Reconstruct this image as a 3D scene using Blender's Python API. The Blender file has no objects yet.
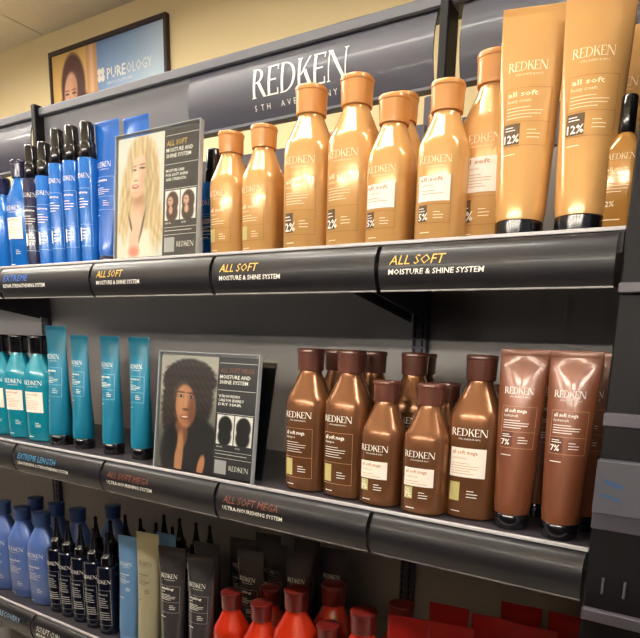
import bpy, math, random
import numpy as np
from mathutils import Matrix, Vector
random.seed(7)
SC = bpy.context.scene
COL = SC.collection
PI = math.pi
Z1, Z2, Z3, Z4 = 0.0, -0.373, -0.777, -1.18      # heights of the four shelf decks
FLOOR_Z, CEIL_Z, WALL_Y = -1.70, 1.308, 1.20
BACK_Y = 0.3213

# ------------------------------------------------------------------ materials
def lin(c):
    c = c / 255.0
    return c / 12.92 if c <= 0.04045 else ((c + 0.055) / 1.055) ** 2.4
def rgb(r, g, b): return (lin(r), lin(g), lin(b), 1.0)
MATS = {}
def mat(name, col, rough=.5, metal=0., coat=0., noise=None, bump=None, trans=0., emit=None, sss=0., spec=.5):
    if name in MATS: return MATS[name]
    m = bpy.data.materials.new(name); m.use_nodes = True
    nt = m.node_tree; b = nt.nodes['Principled BSDF']
    c = rgb(*col)
    b.inputs['Base Color'].default_value = c
    b.inputs['Roughness'].default_value = rough
    b.inputs['Metallic'].default_value = metal
    b.inputs['Coat Weight'].default_value = coat
    b.inputs['Coat Roughness'].default_value = .08
    b.inputs['Specular IOR Level'].default_value = spec
    b.inputs['Transmission Weight'].default_value = trans
    if emit:
        b.inputs['Emission Color'].default_value = rgb(*emit[:3]); b.inputs['Emission Strength'].default_value = emit[3]
    tc = nt.nodes.new('ShaderNodeTexCoord')
    scale, amt = noise or (60, .04)
    n = nt.nodes.new('ShaderNodeTexNoise'); n.inputs['Scale'].default_value = scale; n.inputs['Detail'].default_value = 3
    nt.links.new(tc.outputs['Object'], n.inputs['Vector'])
    mx = nt.nodes.new('ShaderNodeMix'); mx.data_type = 'RGBA'
    mx.inputs[6].default_value = tuple(x * (1 - amt) for x in c[:3]) + (1,)
    mx.inputs[7].default_value = tuple(min(1, x * (1 + amt)) for x in c[:3]) + (1,)
    nt.links.new(n.outputs['Fac'], mx.inputs[0]); nt.links.new(mx.outputs[2], b.inputs['Base Color'])
    if bump:
        bn = nt.nodes.new('ShaderNodeTexNoise'); mp = nt.nodes.new('ShaderNodeMapping')
        mp.inputs['Scale'].default_value = bump[0]; bn.inputs['Scale'].default_value = 1; bn.inputs['Detail'].default_value = 2
        nt.links.new(tc.outputs['Object'], mp.inputs['Vector']); nt.links.new(mp.outputs['Vector'], bn.inputs['Vector'])
        bp = nt.nodes.new('ShaderNodeBump'); bp.inputs['Strength'].default_value = bump[1]; bp.inputs['Distance'].default_value = bump[2]
        nt.links.new(bn.outputs['Fac'], bp.inputs['Height']); nt.links.new(bp.outputs['Normal'], b.inputs['Normal'])
    MATS[name] = m
    return m
def acrylic():
    m = bpy.data.materials.new('clear_acrylic'); m.use_nodes = True; nt = m.node_tree; nt.nodes.clear()
    o = nt.nodes.new('ShaderNodeOutputMaterial'); t = nt.nodes.new('ShaderNodeBsdfTransparent'); g = nt.nodes.new('ShaderNodeBsdfGlossy')
    t.inputs[0].default_value = (.955, .965, .96, 1); g.inputs['Roughness'].default_value = .07
    lw = nt.nodes.new('ShaderNodeLayerWeight'); lw.inputs[0].default_value = .5
    pw = nt.nodes.new('ShaderNodeMath'); pw.operation = 'POWER'; pw.inputs[1].default_value = 5
    f = nt.nodes.new('ShaderNodeMath'); f.operation = 'MULTIPLY_ADD'; f.inputs[1].default_value = .9; f.inputs[2].default_value = .035
    nt.links.new(lw.outputs['Facing'], pw.inputs[0]); nt.links.new(pw.outputs[0], f.inputs[0])
    mx = nt.nodes.new('ShaderNodeMixShader')
    nt.links.new(f.outputs[0], mx.inputs[0]); nt.links.new(t.outputs[0], mx.inputs[1]); nt.links.new(g.outputs[0], mx.inputs[2])
    nt.links.new(mx.outputs[0], o.inputs[0]); return m
def printed():
    m = bpy.data.materials.new('printed_card'); m.use_nodes = True; nt = m.node_tree
    a = nt.nodes.new('ShaderNodeAttribute'); a.attribute_name = 'Col'
    b = nt.nodes['Principled BSDF']; b.inputs['Roughness'].default_value = .6
    nt.links.new(a.outputs['Color'], b.inputs['Base Color']); return m
M_ACR, M_PRINT = acrylic(), printed()
M_DECK = mat('charcoal_metal', (62, 58, 64), .45, .1, bump=((300, 300, 300), .03, .0005))
M_BACK = mat('grey_back_panel', (146, 141, 140), .36, .1, noise=(6, .08), bump=((55, 3, 4), .25, .004))
M_UP = mat('grey_upright', (74, 70, 80), .4, .2)
M_BLACK = mat('black_plastic', (12, 9, 14), .5, spec=.25)
M_SLOT = mat('slot_black', (4, 3, 5), .8)
M_LIP = mat('black_gloss_strip', (22, 19, 26), .42, 0, .1, noise=(8, .12))
M_EDGE = mat('pale_edge', (190, 186, 190), .35)
M_HEAD = mat('header_gloss', (68, 67, 80), .45, 0, .1, noise=(3, .08))
M_HEADM = mat('header_matte', (84, 83, 90), .5, noise=(3, .06))
M_RAIL = mat('header_rail', (96, 96, 104), .5)
M_WHITE = mat('white_print', (245, 243, 236), .5)
M_CREAMP = mat('cream_print', (246, 226, 190), .5)
M_LABEL = mat('white_label', (240, 232, 222), .55)
M_BRLINE = mat('bronze_line', (196, 150, 112), .5)
M_GLINE = mat('gold_line', (150, 92, 30), .5)
M_YEL = mat('yellow_print', (232, 190, 92), .5)
M_BLUP = mat('blue_print', (58, 120, 216), .5)
M_CYP = mat('cyan_print', (82, 160, 206), .5)
M_PBP = mat('pale_blue_print', (160, 196, 232), .5)
M_BRP = mat('brown_print', (140, 80, 60), .5)
M_BLINE = mat('pale_blue_line', (150, 205, 240), .5)
M_BLOCK = mat('green_cream_block', (188, 178, 116), .5)
M_BLOCKD = mat('dark_block', (92, 66, 30), .5)
M_BLOCKR = mat('maroon_block', (88, 40, 24), .5)
M_GREYP = mat('grey_print', (170, 170, 172), .5)

# ------------------------------------------------------------------ mesh helpers
def link(name, me, parent=None, loc=None):
    o = bpy.data.objects.new(name, me); COL.objects.link(o)
    if parent: o.parent = parent
    if loc: o.location = loc
    return o
def mk(name, vs, fs, m, parent=None, smooth=False, loc=None):
    me = bpy.data.meshes.new(name); me.from_pydata([tuple(v) for v in vs], [], fs); me.materials.append(m)
    if smooth: me.polygons.foreach_set('use_smooth', [True] * len(me.polygons))
    me.update()
    if smooth:
        try: me.set_sharp_from_angle(angle=math.radians(38))
        except Exception: pass
    return link(name, me, parent, loc)
class MB:
    def __init__(s): s.v = []; s.f = []
    def add(s, vs, fs):
        k = len(s.v); s.v += [tuple(v) for v in vs]; s.f += [tuple(i + k for i in f) for f in fs]; return s
    def box(s, x0, x1, y0, y1, z0, z1, b=0.0):
        if b <= 0:
            vs = [(x, y, z) for x in (x0, x1) for y in (y0, y1) for z in (z0, z1)]
            return s.add(vs, [(0, 1, 3, 2), (4, 6, 7, 5), (0, 4, 5, 1), (2, 3, 7, 6), (0, 2, 6, 4), (1, 5, 7, 3)])
        rings = []
        for z, i in ((z0, b), (z0 + b, 0), (z1 - b, 0), (z1, b)):
            c = b if i == 0 else b * 1.6
            X0, X1, Y0, Y1 = x0 + i, x1 - i, y0 + i, y1 - i
            rings.append([(X0 + c, Y0, z), (X1 - c, Y0, z), (X1, Y0 + c, z), (X1, Y1 - c, z), (X1 - c, Y1, z), (X0 + c, Y1, z), (X0, Y1 - c, z), (X0, Y0 + c, z)])
        return s.loft(rings)
    def loft(s, rings, cap=True):
        n = len(rings[0]); vs = [v for r in rings for v in r]; fs = []
        for i in range(len(rings) - 1):
            for j in range(n):
                k = (j + 1) % n; fs.append((i * n + j, i * n + k, (i + 1) * n + k, (i + 1) * n + j))
        if cap: fs.append(tuple(range(n - 1, -1, -1))); fs.append(tuple((len(rings) - 1) * n + j for j in range(n)))
        return s.add(vs, fs)
    def build(s, name, m, parent=None, smooth=False, loc=None): return mk(name, s.v, s.f, m, parent, smooth, loc)
def boxo(name, dims, m, parent=None, b=.0, loc=None): return MB().box(*dims, b=b).build(name, m, parent, False, loc)
def empty(name, label, cat, loc=(0, 0, 0), rz=0., group=None, rx=0.):
    o = bpy.data.objects.new(name, None); COL.objects.link(o); o.location = loc; o.rotation_euler = (rx, 0, rz); o.empty_display_size = .03
    o['label'] = label; o['category'] = cat
    if group: o['group'] = group
    return o
def struct(o): o['kind'] = 'structure'; return o
def sq(a, p): return math.copysign(abs(a) ** p, a)
def ring(z, w, d, n, seg=40, cx=0, cy=0):
    e = 2.0 / n
    return [(cx + w * sq(math.cos(2 * PI * i / seg), e), cy + d * sq(math.sin(2 * PI * i / seg), e), z) for i in range(seg)]
class Prof:
    """stations (z, half width, half depth, exponent) of a moulded body; wrap() lays print on its front"""
    def __init__(s, st): s.st = st; s.c = {}
    def at(s, z):
        st = s.st
        if z <= st[0][0]: return st[0][1:]
        for a, b in zip(st, st[1:]):
            if z <= b[0]:
                t = (z - a[0]) / (b[0] - a[0] + 1e-9); return tuple(p + (q - p) * t for p, q in zip(a[1:], b[1:]))
        return st[-1][1:]
    def mesh(s, seg=40): return MB().loft([ring(*q, seg=seg) for q in s.st])
    def wrap(s, a, z, off=.0006):
        k = round(z, 4)
        if k not in s.c:
            w, d, n = s.at(z); w += off; d += off; e = 2 / n; pts = []; L = [0.]
            for i in range(61):
                th = PI / 2 * i / 60; pts.append((w * sq(math.sin(th), e), -d * sq(math.cos(th), e)))
                if i: L.append(L[-1] + math.dist(pts[i], pts[i - 1]))
            s.c[k] = (pts, L)
        pts, L = s.c[k]; u = min(abs(a), L[-1] * .999)
        x = float(np.interp(u, L, [p[0] for p in pts])); y = float(np.interp(u, L, [p[1] for p in pts]))
        return (math.copysign(x, a), y, z)

# ------------------------------------------------------------------ lettering
def serif_word(word='REDKEN'):
    """wordmark in thick-and-thin serif capitals; returns verts 2d, faces; height 1"""
    V = []; F = []
    def quad(*p):
        k = len(V); V.extend(p); F.append((k, k + 1, k + 2, k + 3))
    def rect(x0, x1, y0, y1): quad((x0, y0), (x1, y0), (x1, y1), (x0, y1))
    def arc(cx, cy, rx, ry, a0, a1, t0, t1, n=10):     # stroke t0 thin at ends, t1 thick in the middle
        for i in range(n):
            A = [a0 + (a1 - a0) * (i + q) / n for q in (0, 1)]
            T = [t0 + (t1 - t0) * math.sin(PI * (i + q) / n) for q in (0, 1)]
            P = []
            for a, t in zip(A, T): P.append(((cx + rx * math.cos(a), cy + ry * math.sin(a)), (cx + (rx - t) * math.cos(a), cy + (ry - t * .6) * math.sin(a))))
            quad(P[0][0], P[1][0], P[1][1], P[0][1])
    def diag(x0, y0, x1, y1, t): quad((x0, y0), (x0 + t, y0), (x1 + t, y1), (x1, y1))
    S, T, se = .115, .05, .035
    def stem(x, w=S): rect(x, x + w, 0, 1); rect(x - .045, x + w + .045, 0, se); rect(x - .045, x + w + .045, 1 - se, 1)
    x = 0
    for ch in word:
        if ch == 'R': stem(x); arc(x + S, .74, .36, .26, PI / 2, -PI / 2, T, S); diag(x + .50, 0, x + .20, .5, .15); x += .72
        elif ch == 'E': stem(x); rect(x + S, x + .47, 1 - T, 1); rect(x + S, x + .47, 0, T); rect(x + S, x + .40, .48, .48 + T); rect(x + .44, x + .48, .82, 1); rect(x + .45, x + .50, 0, .2); x += .62
        elif ch == 'D': stem(x); arc(x + S, .5, .55, .5, PI / 2, -PI / 2, T, S, 16); x += .78
        elif ch == 'K': stem(x); diag(x + S, .42, x + .48, 1, .06); diag(x + .50, 0, x + .22, .58, .15); x += .70
        elif ch == 'N': stem(x, .05); diag(x + .62, 0, x, 1, .14); rect(x + .70, x + .75, 0, 1); rect(x + .64, x + .81, 1 - se, 1); x += .80
    return V, F, x
_tc = {}
def text2d(s, bold=False):
    k = (s, bold)
    if k in _tc: return _tc[k]
    cu = bpy.data.curves.new('t', 'FONT'); cu.body = s; cu.size = 1.0; cu.resolution_u = 1; cu.fill_mode = 'FRONT'
    if bold: cu.offset = .018
    o = bpy.data.objects.new('t', cu); COL.objects.link(o)
    dg = bpy.context.evaluated_depsgraph_get(); me = bpy.data.meshes.new_from_object(o.evaluated_get(dg))
    V = [(v.co.x / .7, v.co.y / .7) for v in me.vertices]; F = [tuple(p.vertices) for p in me.polygons]
    x0 = min(v[0] for v in V); x1 = max(v[0] for v in V); V = [(a - x0, b) for a, b in V]
    bpy.data.objects.remove(o); bpy.data.curves.remove(cu); bpy.data.meshes.remove(me)
    _tc[k] = (V, F, x1 - x0); return _tc[k]
def scaled(tv, h=None, w=None, shear=0.):
    V, F, W = tv
    sx = (w / W) if w else h; sy = h
    return [(a * sx + shear * b * sy, b * sy) for a, b in V], F
class Print:
    """flat artwork in (s, z) collected, then laid on a surface function"""
    def __init__(s): s.v = []; s.f = []
    def put(s, vf, x, z):
        V, F = vf; k = len(s.v); s.v += [(a + x, b + z) for a, b in V]; s.f += [tuple(i + k for i in f) for f in F]; return s
    def rect(s, x0, x1, z0, z1, n=8):
        k = len(s.v)
        for i in range(n + 1):
            x = x0 + (x1 - x0) * i / n; s.v += [(x, z0), (x, z1)]
        for i in range(n): s.f.append((k + 2 * i, k + 2 * i + 2, k + 2 * i + 3, k + 2 * i + 1))
        return s
    def frame(s, x0, x1, z0, z1, t=.0005):
        s.rect(x0, x1, z1 - t, z1); s.rect(x0, x1, z0, z0 + t); s.rect(x0, x0 + t, z0, z1, 1); s.rect(x1 - t, x1, z0, z1, 1); return s
    def lay(s, name, fn, m, parent): return mk(name, [fn(a, b) for a, b in s.v], s.f, m, parent)
RED = serif_word()

# ------------------------------------------------------------------ room
struct(boxo('floor', (-6, 4, -10.5, WALL_Y, FLOOR_Z - .05, FLOOR_Z), mat('floor_vinyl', (196, 188, 176), .35, noise=(2, .1))))
struct(boxo('wall_back', (-6, 4, WALL_Y, WALL_Y + .1, FLOOR_Z, CEIL_Z), mat('cream_wall', (238, 218, 170), .85, noise=(2, .03))))
# suspended ceiling with tile joints
ceil = MB()
ceil.box(-6, 4, -10.5, WALL_Y + .1, CEIL_Z + .004, CEIL_Z + .06)
tw = .61
for i in range(17):
    for j in range(19):
        x0 = -6 + .03 + i * tw; y1 = WALL_Y - .30 - (j - 1) * tw
        if x0 + tw > 4: continue
        y0 = y1 - tw + .012; y1 = min(y1, WALL_Y)
        ceil.box(x0, x0 + tw - .012, y0, y1, CEIL_Z, CEIL_Z + .0045)
struct(ceil.build('ceiling', mat('ceiling_tile', (232, 222, 200), .85, noise=(90, .10), bump=((120, 120, 120), .2, .002))))
M_LAMP = mat('lamp_diffuser', (250, 248, 240), .5, emit=(255, 248, 234, 40.0))
def troffer(x, y, lab, lx=1.2, ly=.56):
    t = empty('ceiling_light', lab, 'ceiling light', (x, y, CEIL_Z), group=None)
    MB().box(-lx / 2, lx / 2, -ly / 2, ly / 2, -.012, -.001).build('diffuser', M_LAMP, t)
    f = MB()
    for a in ((-lx / 2 - .03, lx / 2 + .03, -ly / 2 - .03, -ly / 2), (-lx / 2 - .03, lx / 2 + .03, ly / 2, ly / 2 + .03), (-lx / 2 - .03, -lx / 2, -ly / 2, ly / 2), (lx / 2, lx / 2 + .03, -ly / 2, ly / 2)):
        f.box(*a, -.02, -.001)
    f.build('frame', M_EDGE, t)
troffer(-1.9, -.62, 'ceiling light panel in the near row, left of the shelving', 1.2, .10)
troffer(.2, -.62, 'ceiling light panel in the near row, facing the middle of the shelving', 1.2, .10)
troffer(2.2, -.62, 'ceiling light panel in the near row, right of the camera', 1.2, .10)
for row, ty in (('second', -6.3), ('third', -8.3)):
    for where, tx in (('far left', -3.9), ('left', -2.1), ('middle', -.3), ('right', 1.5), ('far right', 3.2)):
        troffer(tx, ty, f'ceiling light panel in the {row} row beyond the aisle, {where}', 1.25, .62)
troffer(-1.3, .15, 'unseen ceiling light panel added behind the shelving to brighten the cream wall', 2.4, .09)  # added lamp out of view, brightens the wall and poster side
# unseen unit added across the aisle to keep low light off the third shelf
og = empty('aisle_light_blocker', 'dark shelving unit added unseen across the aisle to shade the third shelf', 'shelving', (0, -2.0, FLOOR_Z))
MB().box(-4, 3.4, -.02, .02, .0, 1.82).build('spine', mat('dark_spine', (58, 52, 60), .5), og)
for zz_ in (.12, .52, .92, 1.32, 1.62): MB().box(-4, 3.4, .02, .38, zz_ - .03, zz_, b=.002).build('deck', mat('dark_deck', (44, 40, 46), .5), og)
MB().box(-4, 3.4, .02, .38, 0, .09).build('plinth', mat('dark_deck', (44, 40, 46), .5), og)

# ------------------------------------------------------------------ gondola frame
XL, XR = -1.6, 1.222
g = empty('shelving_unit', 'long charcoal metal wall shelving unit with slotted uprights and glossy header', 'shelving', (0, 0, 0))
posts = [-1.605, -.385, .829]
bp = MB()
for a, b in zip([-2.3] + posts, posts + [XR]):
    w = (b - .014) - (a + .014)
    if w > 0: bp.box(a + .014, b - .014, BACK_Y, BACK_Y + .012, FLOOR_Z + .1, .262)
bp.build('back_panel', M_BACK, g)
for px_ in posts:
    u = MB().box(px_ - .018, px_ + .014, BACK_Y - .012, BACK_Y + .03, FLOOR_Z, .31, b=.002).build('upright', M_UP, g)
    s = MB()
    z = -1.5
    while z < .25:
        s.box(px_ - .0135, px_ - .0095, BACK_Y - .0128, BACK_Y - .0119, z, z + .0125)
        s.box(px_ + .003, px_ + .0065, BACK_Y - .0128, BACK_Y - .0119, z, z + .0125); z += .0165
    s.build('slots', M_SLOT, u)
    MB().box(px_ + .006, px_ + .023, BACK_Y - .016, BACK_Y + .03, .31, .480, b=.002).build('header_post', M_BLACK, g)
MB().box(-2.3, 1.75, BACK_Y - .004, BACK_Y + .05, .452, .474, b=.003).build('header_rail', M_RAIL, g)
MB().box(-2.3, 1.75, BACK_Y + .0, BACK_Y + .02, .3245, .331, b=.001).build('header_rail', M_RAIL, g)
MB().box(-2.3, XR, BACK_Y - .004, BACK_Y + .03, .2, .268, b=.002).build('top_cross_rail', M_UP, g)
def curved(x0, x1, z0, z1, bulge, y, n=10, th=.003):
    mb = MB(); pr = []
    for i in range(n + 1):
        t = i / n; pr.append((y - bulge * math.sin(PI * t) , z0 + (z1 - z0) * t))
    pr += [(a + th, b) for a, b in reversed(pr)]
    return mb.loft([[(x0, a, b) for a, b in pr], [(x1, a, b) for a, b in pr]])
curved(-2.3, -.405, .331, .452, .010, BACK_Y + .004).build('header_insert', M_HEAD, g, True)
curved(-.352, .208, .331, .452, .001, BACK_Y + .004).build('header_insert', M_HEADM, g, True)
hp = curved(.212, .822, .331, .452, .012, BACK_Y + .004).build('header_insert', M_HEAD, g, True)
curved(.872, 1.75, .331, .452, .012, BACK_Y + .004).build('header_insert', M_HEAD, g, True)
def hfn(a, z): return (a, BACK_Y + .0028 - .012 * math.sin(PI * (z - .331) / .121), z)
# subdivide letters vertically so that they follow the bulge
def hlet(name, vf, x, z, parent):
    import bmesh
    V, F = vf; bm = bmesh.new(); vs = [bm.verts.new((a + x, 0, b + z)) for a, b in V]
    for f in F:
        try: bm.faces.new([vs[i] for i in f])
        except ValueError: pass
    for k in range(1, 10):
        bmesh.ops.bisect_plane(bm, geom=bm.verts[:] + bm.edges[:] + bm.faces[:], plane_co=(0, 0, z + .058 * k / 10), plane_no=(0, 0, 1))
    for v in bm.verts: v.co = Vector(hfn(v.co.x, v.co.z))
    me = bpy.data.meshes.new(name); bm.to_mesh(me); bm.free(); me.materials.append(M_WHITE); return link(name, me, parent)
lw = .236
hlet('wordmark_lettering', scaled(RED, .057, lw), .406, .371, hp)
sub = '5TH AVENUE NYC'; xx = .408
P5 = Print()
for w_, xs in (('5TH', .408), ('AVENUE', .478), ('NYC', .592)):
    for i, c_ in enumerate(w_): P5.put(scaled(text2d(c_), .0105), xs + i * .0165, .348)
P5.lay('tagline_lettering', hfn, M_WHITE, hp)
# shelf decks with brackets
SHELF_NAMES = {Z1: 'top', Z2: 'second', Z3: 'third', Z4: 'lowest'}
for z, nm in SHELF_NAMES.items():
    t = empty('shelf', f'{nm} charcoal metal shelf of the wall unit, full length' if nm != 'lowest' else 'lowest charcoal metal shelf, just under the third one', 'shelf', (0, 0, z))
    MB().box(-2.2, XR, .0, BACK_Y - .014, -.028, -.0006, b=.002).build('deck', M_DECK, t)
    MB().box(-2.2, XR, -.0035, .002, -.0032, .0012, b=.0005).build('front_edge', M_EDGE, t)
    for px_ in posts:
        for dx in (-.022, .018):
            pr = [(.012, -.028), (.012, -.042), (BACK_Y - .013, -.086), (BACK_Y - .013, -.028)]
            MB().loft([[(px_ + dx, a, b) for a, b in pr], [(px_ + dx + .0022, a, b) for a, b in pr]]).build('bracket', M_DECK, t)
# curved label strips
PR = [(-.0040, -.0045), (-.0075, -.006), (-.0125, -.012), (-.0165, -.021), (-.0185, -.032), (-.0180, -.043), (-.0155, -.053), (-.0115, -.061), (-.0095, -.0635)]
def strip_fn(z):     # y of the strip face at height z below the deck
    return float(np.interp(-z, [-p[1] for p in PR], [p[0] for p in PR]))
def strip(z, x0, x1, label, l1=None, m1=None, w1=0, l2=None, w2=0, h1=.0135, h2=.0078, zz=-.020):
    x0 += .0035; x1 -= .0035
    t = empty('label_strip', label, 'label strip', (x0, 0, z), group=None)
    L = x1 - x0
    pr = PR + [(a + .0018, b + .0004) for a, b in reversed(PR)]
    mb = MB(); n = 6; rings = []
    for i in range(n + 1):
        x = L * i / n; fl = 0
        rings.append([(x, a + fl, b) for a, b in pr])
    mb.loft(rings); mb.build('strip_face', M_LIP, t, True)
    MB().box(.0, L, -.0098, -.0085, -.0652, -.0632).build('lower_edge', M_GREYP, t)
    fn = lambda a, b: (a, strip_fn(b) - .0006, b)
    if l1: Print().put(scaled(text2d(l1, False), h1 * .9, w1, .22), .016, zz - h1 * .9).lay('range_name_lettering', fn, m1, t)
    if l2: Print().put(scaled(text2d(l2, True), h2 * .86, w2, .12), .0150, zz - h1 * .9 - h2 - .0045).lay('system_lettering', fn, M_WHITE, t)
W = .305
strip(Z1, -W, 0, 'blank black label strip at the far left end of the top shelf')
strip(Z1, 0, W, 'top shelf label strip with blue EXTREME lettering under the blue bottles', 'EXTREME', M_BLUP, .085, 'REPAIR STRENGTHENING SYSTEM', .145)
strip(Z1, W, 2 * W, 'top shelf label strip with yellow ALL SOFT lettering under the blonde model sign', 'ALL SOFT', M_YEL, .07, 'MOISTURE & SHINE SYSTEM', .117)
strip(Z1, 2 * W, 3 * W, 'top shelf label strip with yellow ALL SOFT lettering by the leftmost gold bottles', 'ALL SOFT', M_YEL, .076, 'MOISTURE & SHINE SYSTEM', .122)
strip(Z1, 3 * W, 4 * W, 'top shelf label strip with yellow ALL SOFT lettering under the gold tubes', 'ALL SOFT', M_YEL, .078, 'MOISTURE & SHINE SYSTEM', .133)
X2 = .0024
strip(Z2, X2 - W, X2, 'blank black label strip at the far left of the second shelf')
strip(Z2, X2, X2 + W, 'second shelf label strip with light blue EXTREME LENGTH lettering under the teal tubes', 'EXTREME LENGTH', M_CYP, .135, 'LENGTHENING & STRENGTHENING SYSTEM', .18)
strip(Z2, X2 + W, X2 + 2 * W, 'second shelf label strip with brown ALL SOFT MEGA lettering under the curly-haired model sign', 'ALL SOFT MEGA', M_BRP, .118, 'ULTRA-NOURISHING SYSTEM', .128)
strip(Z2, X2 + 2 * W, X2 + 3 * W, 'second shelf label strip with brown ALL SOFT MEGA lettering left of the bronze bottles', 'ALL SOFT MEGA', M_BRP, .118, 'ULTRA-NOURISHING SYSTEM', .128)
strip(Z2, X2 + 3 * W, X2 + 4 * W, 'plain black label strip at the right end of the second shelf under bronze tubes')
X3 = .0227
strip(Z3, X3 - W, X3, 'third shelf label strip with pale blue RECOVERY lettering under the light blue bottles', 'EXTREME BLEACH RECOVERY', M_PBP, .238, None)
strip(Z3, X3, X3 + W, 'third shelf label strip with thin white SCULPT CURL lettering at the bottom edge', 'SCULPT CURL', M_WHITE, .09, 'MEDIUM', .035)
for k in range(2, 4): strip(Z3, X3 + (k - 1) * W + 0, X3 + k * W, 'plain strip on the third shelf under the %s' % ('black tubes' if k == 2 else 'red bottles'))

# black end fixture on the right with grey rails
e = empty('end_display', 'black display tower with grey rails at the right end of the shelves', 'display', (1.224, -.02, 0))
MB().box(.0006, .45, 0, .30, FLOOR_Z, .9, b=.002).build('tower_panel', M_BLACK, e)
M_DGREY = mat('dim_grey_rail', (76, 72, 82), .4)
for a, b in ((-.073, -.062), (-.218, -.203), (-.338, -.316), (-.452, -.438)):
    MB().box(.0006, .45, -.010, 0, a, b, b=.001).build('rail', M_DGREY, e)
for a in (.019, .043): MB().box(a, a + .003, -.004, 0, -.418, -.398, b=.0005).build('highlight_bar', M_DGREY, e)  # small vertical highlights on the black panel, built in as grey bars
bx = empty('carton', 'grey carton with two blue brush strokes on the black tower rail', 'carton', (1.224, -.0275, -.3155))
MB().box(.002, .12, -.018, -.0025, 0, .061, b=.001).build('carton_body', mat('grey_card', (72, 70, 80), .6), bx)
st = Print(); st.rect(.012, .032, .033, .038, 6); st.rect(.010, .032, .018, .0215, 6)
st.lay('blue_stroke', lambda a, b: (a, -.0184, b + .002 * math.sin(a * 150)), mat('blue_ink', (34, 72, 116), .5), bx)

# ------------------------------------------------------------------ product prototypes
def copy_thing(src, label, loc, rz, group):
    r = src.copy(); COL.objects.link(r); r.location = loc; r.rotation_euler = (0, 0, rz)
    r['label'] = label
    if group: r['group'] = group
    elif 'group' in r: del r['group']
    for ch in list(src.children):
        c = ch.copy(); COL.objects.link(c); c.parent = r
        for gch in list(ch.children):
            d = gch.copy(); COL.objects.link(d); d.parent = c
    return r
USED = set()
def place(proto, label, x, y, z, deg=0., group=None):
    loc = (x, y, z + .0003)
    if proto.name not in USED:
        USED.add(proto.name); proto.location = loc; proto.rotation_euler = (0, 0, math.radians(deg)); proto['label'] = label
        if group: proto['group'] = group
        return proto
    return copy_thing(proto, label, loc, math.radians(deg), group)

def lines(P, x0, x1, z, n, dz, h=.0009, seed=1):
    r = random.Random(seed)
    for i in range(n): P.rect(x0, x0 + (x1 - x0) * r.uniform(.55, 1), z - i * dz, z - i * dz + h, 5)

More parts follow.
